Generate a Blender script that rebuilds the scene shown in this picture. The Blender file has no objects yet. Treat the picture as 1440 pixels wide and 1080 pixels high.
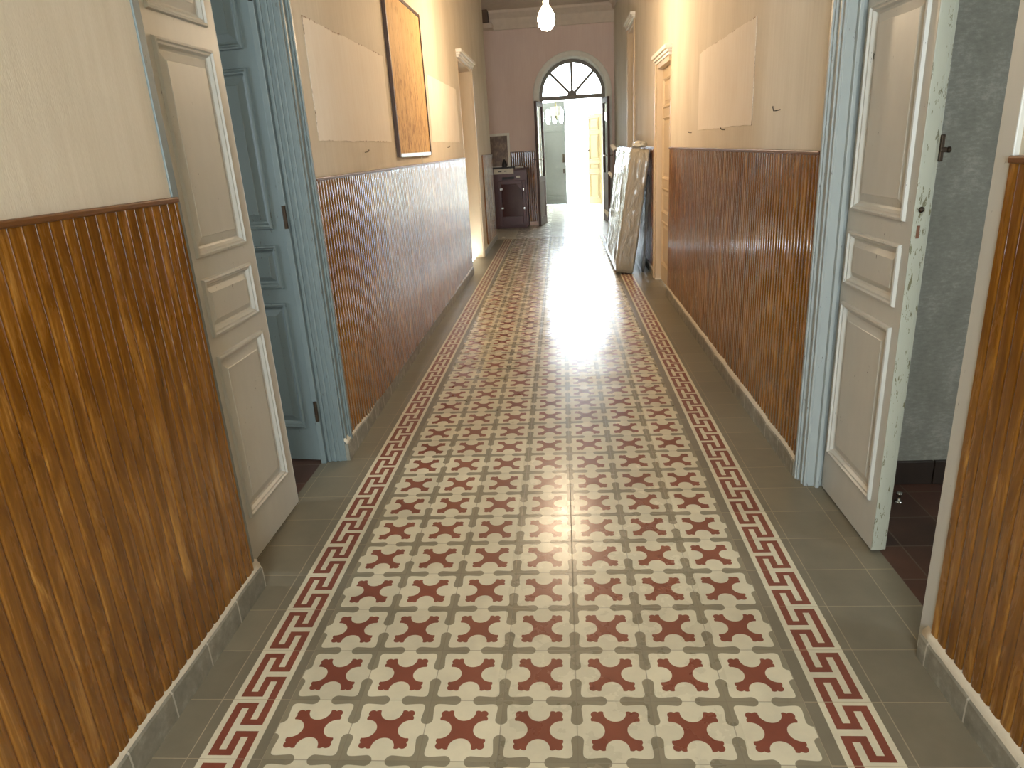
import bpy, bmesh, math, random
from mathutils import Vector, Matrix, noise
random.seed(7)
scene = bpy.context.scene
COL = scene.collection
PI = math.pi

# ------------------------------------------------------------------ helpers
def tag(o, label, cat, group=None, kind=None):
    o['label'] = label; o['category'] = cat
    if group: o['group'] = group
    if kind: o['kind'] = kind
    return o
def empty(name, loc, label, cat, group=None, kind=None, rz=0):
    o = bpy.data.objects.new(name, None); COL.objects.link(o)
    o.location = loc; o.rotation_euler = (0, 0, rz); o.empty_display_size = .1
    return tag(o, label, cat, group, kind)
def obj(name, bm, mat, parent=None, loc=(0, 0, 0), rot=(0, 0, 0), smooth=False, bevel=0, world=False):
    me = bpy.data.meshes.new(name)
    bmesh.ops.recalc_face_normals(bm, faces=bm.faces[:])
    bm.to_mesh(me); bm.free()
    for m in (mat if isinstance(mat, (list, tuple)) else [mat]): me.materials.append(m)
    if smooth: me.polygons.foreach_set('use_smooth', [True] * len(me.polygons))
    o = bpy.data.objects.new(name, me); COL.objects.link(o)
    o.location = loc; o.rotation_euler = rot
    if parent:
        o.parent = parent
        if world:
            p = parent; off = Vector((0, 0, 0))
            while p: off += p.location; p = p.parent
            o.location = Vector(loc) - off
    if bevel:
        b = o.modifiers.new('Bevel', 'BEVEL'); b.width = bevel; b.segments = 2; b.limit_method = 'ANGLE'
    return o
def BM(): return bmesh.new()
def box(bm, x0, x1, y0, y1, z0, z1):
    v = [bm.verts.new((x, y, z)) for x in (x0, x1) for y in (y0, y1) for z in (z0, z1)]
    for f in ((0, 1, 3, 2), (4, 6, 7, 5), (0, 4, 5, 1), (2, 3, 7, 6), (0, 2, 6, 4), (1, 5, 7, 3)):
        bm.faces.new([v[i] for i in f])
    return v
def quad(bm, *ps): bm.faces.new([bm.verts.new(p) for p in ps])
def lathe(bm, prof, c=(0, 0, 0), n=20, axis='z'):
    rings = []
    for r, h in prof:
        ring = []
        for k in range(n):
            a = 2 * PI * k / n; p = (r * math.cos(a), r * math.sin(a), h)
            if axis == 'x': p = (p[2], p[0], p[1])
            if axis == 'y': p = (p[1], p[2], p[0])
            ring.append(bm.verts.new((c[0] + p[0], c[1] + p[1], c[2] + p[2])))
        rings.append(ring)
    for a, b in zip(rings, rings[1:]):
        for k in range(n): bm.faces.new((a[k], a[(k + 1) % n], b[(k + 1) % n], b[k]))
    bm.faces.new(rings[0]); bm.faces.new(rings[-1])
def tube(bm, pts, r, n=8):
    pts = [Vector(p) for p in pts]; rings = []
    for i, p in enumerate(pts):
        t = (pts[min(i + 1, len(pts) - 1)] - pts[max(i - 1, 0)]).normalized()
        u = t.orthogonal().normalized(); w = t.cross(u)
        if rings:
            u = (rings[-1][0].co - pts[i - 1]); u -= t * u.dot(t); u.normalize(); w = t.cross(u)
        rings.append([bm.verts.new(p + (u * math.cos(2 * PI * k / n) + w * math.sin(2 * PI * k / n)) * r) for k in range(n)])
    for a, b in zip(rings, rings[1:]):
        for k in range(n): bm.faces.new((a[k], a[(k + 1) % n], b[(k + 1) % n], b[k]))
    bm.faces.new(rings[0]); bm.faces.new(rings[-1])

# ------------------------------------------------------------------ node expressions
class X:
    def __init__(s, nt, sock): s.nt = nt; s.s = sock
    def _m(s, op, *o):
        n = s.nt.nodes.new('ShaderNodeMath'); n.operation = op
        for i, a in enumerate((s,) + o):
            if isinstance(a, X): s.nt.links.new(a.s, n.inputs[i])
            else: n.inputs[i].default_value = a
        return X(s.nt, n.outputs[0])
    def __add__(s, o): return s._m('ADD', o)
    def __sub__(s, o): return s._m('SUBTRACT', o)
    def __mul__(s, o): return s._m('MULTIPLY', o)
    def __truediv__(s, o): return s._m('DIVIDE', o)
    def __neg__(s): return s._m('MULTIPLY', -1.0)
    def abs(s): return s._m('ABSOLUTE')
    def floor(s): return s._m('FLOOR')
    def frac(s): return s._m('FRACT')
    def sqrt(s): return s._m('SQRT')
    def min(s, o): return s._m('MINIMUM', o)
    def max(s, o): return s._m('MAXIMUM', o)
    def smin(s, o, k): return s._m('SMOOTH_MIN', o, k)
    def lt(s, v): return s._m('LESS_THAN', v)
    def gt(s, v): return s._m('GREATER_THAN', v)
    def sat(s): return s.max(0.0).min(1.0)
class Mat:
    def __init__(s, name, rough=.6, base=(.5, .5, .5), metal=0, spec=.5):
        s.m = bpy.data.materials.new(name); s.m.use_nodes = True
        s.nt = s.m.node_tree; s.b = s.nt.nodes['Principled BSDF']
        s.set('Base Color', base); s.set('Roughness', rough); s.set('Metallic', metal); s.set('Specular IOR Level', spec)
    def set(s, k, v):
        i = s.b.inputs[k]
        if isinstance(v, X): s.nt.links.new(v.s, i)
        elif isinstance(v, bpy.types.NodeSocket): s.nt.links.new(v, i)
        elif isinstance(v, (tuple, list)) and len(i.default_value) == 4: i.default_value = (*v, 1)
        else: i.default_value = v
    def coord(s):
        n = s.nt.nodes.new('ShaderNodeTexCoord'); return n.outputs['Object']
    def xyz(s, v=None):
        n = s.nt.nodes.new('ShaderNodeSeparateXYZ'); s.nt.links.new(v or s.coord(), n.inputs[0])
        return [X(s.nt, o) for o in n.outputs]
    def vec(s, *c):
        n = s.nt.nodes.new('ShaderNodeCombineXYZ')
        for i, a in enumerate(c):
            if isinstance(a, X): s.nt.links.new(a.s, n.inputs[i])
            else: n.inputs[i].default_value = a
        return n.outputs[0]
    def noise(s, scale, detail=3, rough=.55, stretch=(1, 1, 1), dist=0, v=None):
        mp = s.nt.nodes.new('ShaderNodeMapping'); mp.inputs['Scale'].default_value = stretch
        s.nt.links.new(v or s.coord(), mp.inputs[0])
        n = s.nt.nodes.new('ShaderNodeTexNoise'); n.inputs['Scale'].default_value = scale
        n.inputs['Detail'].default_value = detail; n.inputs['Roughness'].default_value = rough
        n.inputs['Distortion'].default_value = dist
        s.nt.links.new(mp.outputs[0], n.inputs['Vector'])
        return X(s.nt, n.outputs[0])
    def white(s, v):
        n = s.nt.nodes.new('ShaderNodeTexWhiteNoise'); s.nt.links.new(v, n.inputs[0])
        return X(s.nt, n.outputs[0]), n.outputs[1]
    def mix(s, f, a, b):
        n = s.nt.nodes.new('ShaderNodeMix'); n.data_type = 'RGBA'
        for i, q in ((0, f), (6, a), (7, b)):
            if isinstance(q, X): s.nt.links.new(q.s, n.inputs[i])
            elif isinstance(q, bpy.types.NodeSocket): s.nt.links.new(q, n.inputs[i])
            elif isinstance(q, tuple): n.inputs[i].default_value = (*q, 1)
            else: n.inputs[i].default_value = q
        return n.outputs[2]
    def ramp(s, f, stops):
        n = s.nt.nodes.new('ShaderNodeValToRGB'); cr = n.color_ramp
        while len(cr.elements) < len(stops): cr.elements.new(.5)
        for e, (p, c) in zip(cr.elements, stops): e.position = p; e.color = (*c, 1)
        s.nt.links.new(f.s, n.inputs[0]); return n.outputs[0]
    def bump(s, h, dist=.002, strength=1.0, normal=None):
        n = s.nt.nodes.new('ShaderNodeBump'); n.inputs['Distance'].default_value = dist
        n.inputs['Strength'].default_value = strength
        s.nt.links.new(h.s, n.inputs['Height'])
        if normal: s.nt.links.new(normal, n.inputs['Normal'])
        s.nt.links.new(n.outputs[0], s.b.inputs['Normal']); return n.outputs[0]

def srgb(r, g, b):
    f = lambda c: (c / 255 / 12.92) if c <= 10 else ((c / 255 + .055) / 1.055) ** 2.4
    return (f(r), f(g), f(b))

# ------------------------------------------------------------------ materials
CREAM = srgb(205, 198, 172); RED = srgb(124, 66, 50); GREY = srgb(130, 123, 102); PLAIN = srgb(117, 110, 92); GROUT = srgb(126, 117, 98)
def floor_material():
    M = Mat('encaustic_tiles', .2)
    x, y, z = M.xyz()
    U = x * 5.0; V = y * 5.0
    a = (U.frac() - .5).abs(); b = (V.frac() - .5).abs()
    p = (a * -1.0) + .5; q = (b * -1.0) + .5
    L = .325
    def cap(p, q):
        e = (p - L).max(0.0); r = p * .095 + .050
        return (e * e + q * q).sqrt() - r
    grey = cap(p, q).smin(cap(q, p), .15).lt(0.0)
    m = a.max(b); n = a.min(b)
    def circ(cx, cy, r):
        dx = m - cx; dy = n - cy
        return (dx * dx + dy * dy).sqrt() - r
    shape = ((m + n - .455).max(m - .325)).min(circ(.262, .262, .055)).min(circ(.268, .180, .052))
    red = shape.max(-circ(.294, 0.0, .149)).lt(0.0)
    wear = M.noise(9, 4, .6); fine = M.noise(160, 2)
    c = M.mix(grey, CREAM, GREY); c = M.mix(red, c, RED)
    # meander border
    outer = x.lt(-.8).max(x.gt(.6))
    sl = (x + .967) / .137; sr = ((x * -1.0) + .773) / .137
    left = x.lt(0.0)
    s = sl * left + sr * ((left * -1.0) + 1.0)
    t = (V.frac() * -1.0) + 1.0
    d = None
    for s0, s1, t0, t1 in ((.12, .28, .06, .945), (.12, .58, .06, .155), (.42, .58, .06, .45), (.42, .88, .355, .45),
                           (.72, .88, -.1, .45), (.42, .88, .555, .65), (.72, .88, .555, 1.1), (.42, .58, .555, .945), (.12, .58, .85, .945)):
        e = ((s - (s0 + s1) / 2).abs() - (s1 - s0) / 2).max((t - (t0 + t1) / 2).abs() - (t1 - t0) / 2)
        d = e if d is None else d.min(e)
    band = (s - .5).abs().lt(.5)
    bc = M.mix(d.lt(0.0), CREAM, RED)
    bc = M.mix(band, PLAIN, bc)
    c = M.mix(outer, c, bc)
    # plain paving past the decorated run, colour paled to bounce more daylight
    plain = y.gt(9.7)
    c = M.mix(plain, c, srgb(206, 204, 194))
    # joints
    edge = p.min(q)
    joint = edge.lt(.007)
    inband = band * outer
    c = M.mix(joint * .65, c, M.mix(outer, GROUT, srgb(172, 158, 132)))
    cell = M.vec(U.floor(), V.floor(), 0.0)
    rnd, rcol = M.white(cell)
    tone = rnd * .16 + wear * .45 + .70
    mul = M.nt.nodes.new('ShaderNodeMix'); mul.data_type = 'RGBA'; mul.blend_type = 'MULTIPLY'; mul.inputs[0].default_value = 1
    M.nt.links.new(c, mul.inputs[6]); M.nt.links.new(M.vec(tone, tone, tone), mul.inputs[7])
    # dirt specks on plain tiles
    M.set('Base Color', mul.outputs[2])
    # worn, more polished middle columns
    mid = ((x - .1).abs() - .32).lt(0.0)
    rough = (wear * .16 + .185) + outer * .12 - mid * .06 + joint * .25 + ((y * -.22) + .8).sat() * .085
    M.set('Roughness', rough.sat())
    M.set('Specular IOR Level', .5)
    # each tile lies at its own slight tilt
    sub = M.nt.nodes.new('ShaderNodeVectorMath'); sub.operation = 'SUBTRACT'; sub.inputs[1].default_value = (.5, .5, .5)
    M.nt.links.new(rcol, sub.inputs[0])
    sc = M.nt.nodes.new('ShaderNodeVectorMath'); sc.operation = 'SCALE'; sc.inputs['Scale'].default_value = .015
    M.nt.links.new(sub.outputs[0], sc.inputs[0])
    geo = M.nt.nodes.new('ShaderNodeNewGeometry')
    add = M.nt.nodes.new('ShaderNodeVectorMath'); add.operation = 'ADD'
    M.nt.links.new(geo.outputs['Normal'], add.inputs[0]); M.nt.links.new(sc.outputs[0], add.inputs[1])
    nm = M.nt.nodes.new('ShaderNodeVectorMath'); nm.operation = 'NORMALIZE'; M.nt.links.new(add.outputs[0], nm.inputs[0])
    h = edge.min(.012) * 40.0 + wear * .6
    M.bump(h, .0006, .5, nm.outputs[0])
    return M.m
def wood_board():
    M = Mat('varnished_boards', .3, spec=.15)
    x, y, z = M.xyz()
    bid = (y / .04).floor()
    r, rc = M.white(M.vec(bid, 0.0, 0.0))
    v = M.vec(x, y + r * .02, z + r * 7.0)
    g = M.noise(4.5, 5, .62, (1, 4.0, .6), 1.2, M.vec(x, y, z + r * .25))
    f = M.noise(60, 3, .6, (1, 3, .06), 0, v)
    k = g * 1.0 + f * .25 + r * .06 - .16
    c = M.ramp(k, [(.22, srgb(80, 46, 10)), (.42, srgb(114, 71, 19)), (.58, srgb(136, 88, 27)), (.76, srgb(190, 140, 70))])
    M.set('Base Color', c)
    M.set('Roughness', g * .14 + .2)
    M.set('Coat Weight', .9); M.set('Coat Roughness', .09)
    M.bump(f, .00008, .4)
    return M.m
def wall_paper(stops):
    M = Mat('wallpaper', .75, spec=.25)
    a = M.noise(3, 3, .5, (1, 1, .5)); b = M.noise(45, 4, .6, (1, 1, .05)); d = M.noise(260, 2, .5, (1, 1, .3))
    c = M.ramp(a * .5 + b * .35 + d * .15, stops)
    M.set('Base Color', c); M.bump(b * .6 + d, .0009, .5)
    return M.m
def paint(name, base, chips=.70, chipcol=srgb(70, 66, 54), rough=.42):
    M = Mat(name, rough)
    a = M.noise(70, 4, .75, (1, 1, .22)); bb = M.noise(2.2, 2)
    big = M.noise(14, 3, .6, (1, 1, .35))
    m = (a * .8 + bb * .2 - chips).gt(0.0)
    c = M.mix(big, tuple(k * .9 for k in base), tuple(min(1, k * 1.06) for k in base))
    M.set('Base Color', M.mix(m, c, chipcol)); M.bump(M.noise(30, 4, .6, (1, 1, .3)), .001, .35)
    return M.m
def simple(name, base, rough=.6, metal=0, var=.12, scale=12, stretch=(1, 1, 1), bump=.0, spec=.5):
    M = Mat(name, rough, base, metal, spec)
    n = M.noise(scale, 4, .6, stretch)
    M.set('Base Color', M.mix(n, tuple(k * (1 - var) for k in base), tuple(min(1, k * (1 + var)) for k in base)))
    if bump: M.bump(n, bump, .6)
    return M.m
m_floor = floor_material()
m_board = wood_board()
m_cap = simple('dark_cap_wood', srgb(104, 62, 20), .4, stretch=(4, 1, 1), scale=20)
m_wall = wall_paper([(.32, srgb(206, 194, 172)), (.5, srgb(216, 205, 184)), (.68, srgb(225, 215, 196))])
m_mauve = wall_paper([(.32, srgb(224, 200, 188)), (.5, srgb(230, 208, 197)), (.68, srgb(236, 216, 205))])
m_paint = paint('door_paint', srgb(196, 194, 184), .655)
m_frame = paint('frame_paint', srgb(160, 166, 162), .635)
m_paint_shaded = paint('door_paint_shaded', srgb(114, 125, 124), .635)  # bluish shade of the left door's open leaf and frame, put into the colour
m_edge = paint('worn_edge_paint', srgb(174, 174, 156), .58, srgb(112, 108, 80))
m_white = simple('white_plaster', srgb(236, 233, 222), .7, bump=.001)
m_ceil = simple('ceiling_plaster', srgb(220, 205, 188), .85, bump=.001)
def skirting():
    M = Mat('grey_skirting_tile', .5)
    x, y, z = M.xyz()
    n = M.noise(18, 5, .65); j = ((y / .2 + .33).frac() - .5).abs().gt(.485)
    c = M.ramp(n, [(.3, srgb(112, 108, 95)), (.55, srgb(136, 131, 116)), (.75, srgb(166, 160, 144))])
    M.set('Base Color', M.mix(j, c, srgb(186, 180, 164))); M.bump(n - j * .6, .0025, .5)
    return M.m
m_skirt = skirting()
m_mortar = simple('rough_mortar', srgb(206, 196, 174), .85, bump=.004, scale=40)
def dark_tiles():
    M = Mat('dark_room_tiles', .42)
    x, y, z = M.xyz()
    gx = ((x / .2 + .1).frac() - .5).abs(); gy = ((y / .2 + .3).frac() - .5).abs()
    j = gx.max(gy).gt(.487); n = M.noise(7, 3)
    r, _ = M.white(M.vec((x / .2 + .1).floor(), (y / .2 + .3).floor(), 0.0))
    c = M.mix((n + r * .6 - .3).sat(), srgb(64, 46, 38), srgb(104, 68, 52))
    M.set('Base Color', M.mix(j * .7, c, srgb(112, 98, 84))); return M.m
m_dark = dark_tiles()
m_darkskirt = simple('dark_skirting', srgb(62, 50, 42), .4, var=.3)
def greygreen():
    M = Mat('grey_green_plaster', .85, spec=.2)
    n = M.noise(9, 5, .65, (1, 1, .6)); f = M.noise(55, 5, .75, (.7, 1, 1.6))
    M.set('Base Color', M.ramp(n * .5 + f * .5, [(.34, srgb(146, 144, 132)), (.52, srgb(164, 162, 150)), (.68, srgb(196, 193, 180))]))
    M.bump(n + f * .5, .002, .5); return M.m
m_green = greygreen()
m_mahog = simple('mahogany', srgb(84, 44, 40), .4, var=.25, scale=14, stretch=(1, 1, 6))
m_brown = simple('brown_door_wood', srgb(92, 68, 62), .6, var=.2, scale=16, stretch=(3, 3, .4))
m_fanframe = simple('grey_fanlight_paint', srgb(120, 112, 100), .45)
m_chrome = simple('bright_metal', srgb(200, 198, 190), .2, 1, .08)
m_iron = simple('dark_iron', srgb(70, 58, 46), .5, .8, .3, 40)
m_alu = simple('aluminium_strip', srgb(190, 190, 186), .35, 1, .05)
def glass():
    M = Mat('window_glass', .02, (1, 1, 1)); M.set('Transmission Weight', 1.0); M.set('IOR', 1.45); return M.m
m_glass = glass()
m_greydoor = simple('dark_grey_street_door', srgb(120, 122, 120), .5, var=.1)
m_creamdoor = simple('cream_door_paint', srgb(188, 166, 122), .5, var=.06)
m_pave = simple('pale_pavement', srgb(225, 222, 212), .8)
def board_mat():
    M = Mat('hardboard', .7, spec=.25)
    n = M.noise(6, 5, .7, (1, 1.6, .5), 1.0); s = M.noise(26, 4, .75, (1, 2.2, .35), .6)
    x, y, z = M.xyz()
    low = (z - 1.5).gt(.0)
    c = M.ramp(n, [(.3, srgb(206, 166, 108)), (.55, srgb(216, 178, 120)), (.75, srgb(226, 190, 134))])
    h = ((z * -1.6) + 3.55).sat()
    m = ((s + h * .06 - .55) * 8.0).sat()
    M.set('Base Color', M.mix(m, c, srgb(140, 92, 48))); return M.m
m_hard = board_mat()
m_boardedge = simple('dark_board_edge', srgb(74, 46, 22), .5)
def patch_mat(y0, y1, z0, z1, glue):
    M = Mat('pale_paper_patch', .8, spec=.2)
    b = M.noise(40, 4, .6, (1, 1, .08)); a = M.noise(4, 3)
    c = M.ramp(a * .5 + b * .5, [(.35, srgb(238, 227, 210)), (.6, srgb(244, 235, 220))])
    if glue:
        x, y, z = M.xyz(); n = M.noise(28, 4, .7); g = M.noise(5, 2)
        d = None
        for e in glue:
            k = {'t': (z * -1.0) + z1, 'b': z - z0, 'n': y - y0, 'f': (y * -1.0) + y1}[e]
            d = k if d is None else d.min(k)
        m = ((d + n * .035 + g * .035 - .037) * -120.0).sat()
        c = M.mix(m, c, srgb(140, 106, 70))
    M.set('Base Color', c); M.bump(b, .0008, .5); return M.m
def emis(name, col, s):
    M = Mat(name, .4, col); M.set('Emission Color', col); M.set('Emission Strength', s); return M.m
m_bulb = emis('lit_bulb', (1.0, .765, .51), 335.0)
def plastic(name, base, rough=.18, k=1.0, alpha_spec=.9):
    M = Mat(name, rough, base, 0, alpha_spec)
    a = M.noise(16, 5, .7, (1, 1, .35), 1.6); b = M.noise(60, 3, .6)
    M.set('Base Color', M.mix(a, tuple(c * .8 for c in base), tuple(min(1, c * 1.15) for c in base)))
    M.set('Coat Weight', .6); M.set('Coat Roughness', .1)
    M.bump(a * 1.0 + b * .2, .02 * k, .9); return M.m
m_wrap = plastic('clear_plastic_wrap', srgb(158, 150, 130))
m_foil = plastic('dark_plastic_wrap', srgb(72, 76, 74), .12)
m_bag = plastic('white_plastic', srgb(226, 220, 202), .3)
m_orange = simple('orange_stick', srgb(196, 110, 44), .5)
m_paper = simple('white_paper', srgb(222, 216, 200), .7)
m_black = simple('black_matter', srgb(34, 30, 30), .5)
m_shade = simple('opal_glass_shade', srgb(240, 240, 234), .3)
def picture_mat():
    M = Mat('faded_print', .35)
    x, y, z = M.xyz(); n = M.noise(14, 5, .7, (1, 1, .6), .5)
    M.set('Base Color', M.ramp(n, [(.3, srgb(70, 58, 48)), (.5, srgb(112, 92, 76)), (.72, srgb(160, 140, 120))])); return M.m
m_picture = picture_mat()

# ------------------------------------------------------------------ room shell
XL, XR = -1.12, 1.0       # wall faces
YB, YF, ZC = -4.6, 11.6, 3.68
def st(name, bm, mat, label, cat, **k):
    o = obj(name, bm, mat, **k); tag(o, label, cat, kind='structure'); return o
bm = BM()
def fl(x0, x1, y0, y1): quad(bm, (x0, y0, 0), (x1, y0, 0), (x1, y1, 0), (x0, y1, 0))
fl(-1.235, 1.092, YB, 9.85); fl(-2.2, 1.3, 9.85, YF + .25)
fl(-.62, 1.12, YF + .25, 16.5)
st('floor', bm, m_floor, 'patterned encaustic tile floor with red crosses and meander borders', 'floor')

def wall(name, x0, x1, y0, y1, openings, label, mat=m_wall, ztop=ZC):
    bm = BM(); y = y0
    for a, b, h in sorted(openings):
        box(bm, x0, x1, y, a, 0, ztop); box(bm, x0, x1, a, b, h, ztop); y = b
    box(bm, x0, x1, y, y1, 0, ztop)
    return st(name, bm, mat, label, 'wall')
LD0, LD1, LDH = .10, 1.21, 2.46
RD0, RD1, RDH = -.19, .82, 2.46
wall('wall_left', XL - .11, XL, YB, 6.55, [(LD0, LD1, LDH)], 'long cream left corridor wall above the wood boards')
wall('wall_left', XL - .3, XL, 6.55, 9.85, [(6.551, 7.8, 2.42)], 'left corridor wall around the far door')
wall('wall_right', XR, XR + .1, YB, YF + .2, [(RD0, RD1, RDH), (4.82, 5.62, 2.1), (8.0, 8.85, 2.86)], 'long cream right corridor wall above the wood boards')
bm = BM(); box(bm, -2.3, 1.3, YB, YF + .37, ZC, ZC + .1)
st('ceiling', bm, m_ceil, 'plain plaster ceiling of the corridor', 'ceiling')
# end behind the camera: wall with a tall glazed opening
bm = BM()
box(bm, -1.3, -.85, YB - .15, YB, 0, ZC); box(bm, .75, 1.2, YB - .15, YB, 0, ZC); box(bm, -.85, .75, YB - .15, YB, 2.7, ZC); box(bm, -.85, .75, YB - .15, YB, 0, .9)
st('wall_back', bm, m_wall, 'end wall behind the viewer with a tall daylight opening', 'wall')

# far wall with arch
AC, SP, RO, RI = .25, 2.285, .705, .60
def arch_pts(r, n=28):
    return [(AC - r, 0)] + [(AC - r * math.cos(PI * k / n), SP + r * math.sin(PI * k / n)) for k in range(n + 1)] + [(AC + r, 0)]
bm = BM(); n = 28
ap = arch_pts(RO, n)
WX0, WX1 = -2.2, 1.06
# front face strips
def vw(x, z, y=YF): return bm.verts.new((x, y, z))
quad(bm, (WX0, YF, 0), (AC - RO, YF, 0), (AC - RO, YF, ZC), (WX0, YF, ZC))
quad(bm, (AC + RO, YF, 0), (WX1, YF, 0), (WX1, YF, ZC), (AC + RO, YF, ZC))
for (x0, z0), (x1, z1) in zip(ap[1:-2], ap[2:-1]):
    quad(bm, (x0, YF, z0), (x1, YF, z1), (x1, YF, ZC), (x0, YF, ZC))
YW = YF + .36
ai = arch_pts(RI, n)
quad(bm, (WX0, YW, 0), (AC - RI, YW, 0), (AC - RI, YW, ZC), (WX0, YW, ZC))
quad(bm, (AC + RI, YW, 0), (1.3, YW, 0), (1.3, YW, ZC), (AC + RI, YW, ZC))
for (x0, z0), (x1, z1) in zip(ai[1:-2], ai[2:-1]):
    quad(bm, (x0, YW, z0), (x1, YW, z1), (x1, YW, ZC), (x0, YW, ZC))
st('wall_far', bm, m_mauve, 'far end wall of the corridor pierced by the arched doorway', 'wall')
bm = BM()
prof = [(RO, YF + .01), (RO, YF - .022), (RO - .012, YF - .032), (RO - .075, YF - .032), (RO - .092, YF - .018), (RI, YF + .03), (RI, YW)]
curves = [(arch_pts(r_, n), y_) for r_, y_ in prof]
for (A, ya), (B, yb) in zip(curves[:-1], curves[1:]):
    for p0, p1, q0, q1 in zip(A[:-1], A[1:], B[:-1], B[1:]):
        quad(bm, (p0[0], ya, p0[1]), (p1[0], ya, p1[1]), (q1[0], yb, q1[1]), (q0[0], yb, q0[1]))
bmesh.ops.remove_doubles(bm, verts=bm.verts[:], dist=.0005)
st('trim_1', bm, m_white, 'raised white plaster surround of the far arched doorway', 'trim', smooth=False)
# hall recess on the left at the far end
bm = BM(); box(bm, -2.3, -2.2, 9.7, YF + .3, 0, ZC); box(bm, -2.3, XL - .3, 9.75, 9.85, 0, ZC)
st('wall_recess', bm, m_wall, 'walls of the recess left of the far cabinet', 'wall')
# cornices
bm = BM()
for y0, z0 in ((0.0, 3.40),):
    prof = [(0, 3.395), (.03, 3.40), (.05, 3.45), (.10, 3.56), (.2, 3.64), (.22, 3.68)]
    for (d0, a0), (d1, a1) in zip(prof, prof[1:]):
        quad(bm, (-1.16, YF - d0, a0), (XR, YF - d0, a0), (XR, YF - d1, a1), (-1.16, YF - d1, a1))
    poly = [bm.verts.new((-1.16, YF - d, a)) for d, a in prof] + [bm.verts.new((-1.16, YF, 3.68))]
    bm.faces.new(poly)
st('trim_2', bm, m_ceil, 'plain cove cornice along the top of the far end wall', 'trim')
bm = BM(); box(bm, -2.2, -1.17, YF - .35, YF, 3.49, ZC)
st('trim_3', bm, simple('dark_beam', srgb(110, 92, 80), .8), 'dark beam end beside the far cornice', 'trim')
bm = BM(); box(bm, -2.2, -1.10, YF - .3, YF - .005, 3.40, 3.485)
st('trim_4', bm, m_ceil, 'short lower cornice under the dark beam end', 'trim', bevel=.01)
bm = BM()
for x, s in ((XL, 1), (XR, -1)):
    y1 = 9.85 if s > 0 else YF
    for (d0, a0), (d1, a1) in zip([(0, 3.58), (.03, 3.585), (.05, 3.64), (.09, 3.68)][:-1], [(0, 3.58), (.03, 3.585), (.05, 3.64), (.09, 3.68)][1:]):
        quad(bm, (x + s * d0, YB, a0), (x + s * d0, y1, a0), (x + s * d1, y1, a1), (x + s * d1, YB, a1))
    bm.faces.new([bm.verts.new((x + s * d, y1, a)) for d, a in [(0, 3.58), (.03, 3.585), (.05, 3.64), (.09, 3.68), (0, 3.68)]])
st('trim_5', bm, m_ceil, 'narrow cornice where the corridor walls meet the ceiling', 'trim')

# ------------------------------------------------------------------ wainscot of narrow rounded boards
ZD = 1.342
def wainscot(n, x, s, y0, y1, label, z0=.075, axis='y', dp=1.0):
    """corrugated board sheet on the wall at x, facing s"""
    bm = BM(); P = .04; ys = []
    k0 = math.floor(y0 / P)
    k = k0
    while k * P < y1:
        for f, d in ((0, .0), (.04, .0004), (.075, .0032), (.14, .0048), (.25, .0054), (.5, .0057), (.75, .0054), (.86, .0048), (.925, .0032), (.96, .0004)):
            yy = (k + f) * P
            if y0 <= yy <= y1:
                ys.append((yy, d * dp + .012 + .0057 * (1 - dp)))
        k += 1
    rows = []
    for yy, d in ys:
        j = .0012 * noise.noise(Vector((0, math.floor(yy / P) * 3.1, 0)))
        c = x + s * (d + j)
        if axis == 'y': rows.append((bm.verts.new((c, yy, z0)), bm.verts.new((c, yy, ZD))))
        else: rows.append((bm.verts.new((yy, c, z0)), bm.verts.new((yy, c, ZD))))
    for a, b in zip(rows, rows[1:]): bm.faces.new((a[0], b[0], b[1], a[1]))
    # end returns
    for r in (rows[0], rows[-1]):
        c0 = r[0].co; 
        if axis == 'y': e = [bm.verts.new((x, c0.y, z0)), bm.verts.new((x, c0.y, ZD))]
        else: e = [bm.verts.new((c0.x, x, z0)), bm.verts.new((c0.x, x, ZD))]
        bm.faces.new((r[0], r[1], e[1], e[0]))
    o = st('trim_%d' % n, bm, m_board, label, 'wainscot', smooth=False)
    me = o.data; me.polygons.foreach_set('use_smooth', [True] * len(me.polygons))
    me.set_sharp_from_angle(angle=math.radians(50))
    bm = BM()
    lo, hi = (x, x + s * .024) if s > 0 else (x + s * .024, x)
    if axis == 'y': box(bm, lo, hi, y0, y1, ZD - .004, ZD + .012)
    else: box(bm, y0, y1, lo, hi, ZD - .004, ZD + .012)
    obj('cap_rail', bm, m_cap, o, bevel=.004)
    return o
wainscot(6, XL, 1, YB, .092, 'varnished board wainscot on the left wall nearest the viewer', dp=.5)
wainscot(7, XL, 1, 1.285, 6.5, 'long varnished board wainscot on left wall with white daylight glare')
wainscot(8, XL, 1, 8.42, 9.84, 'short dark wainscot past the far left door')
wainscot(9, XR, -1, YB, -.25, 'varnished board wainscot at lower right edge nearest the viewer', dp=.5)
wainscot(10, XR, -1, .925, 4.75, 'long varnished board wainscot on the right wall between the doors')
wainscot(11, XR, -1, 5.75, 7.93, 'wainscot on right wall behind the wrapped mattress')
wainscot(12, XR, -1, 8.92, YF, 'wainscot on the right wall beside the arch')
m_purple = m_board
o = wainscot(13, YF, -1, -1.9, AC - RO - .02, 'shaded wainscot on far wall behind the cabinet', axis='x')

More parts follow.
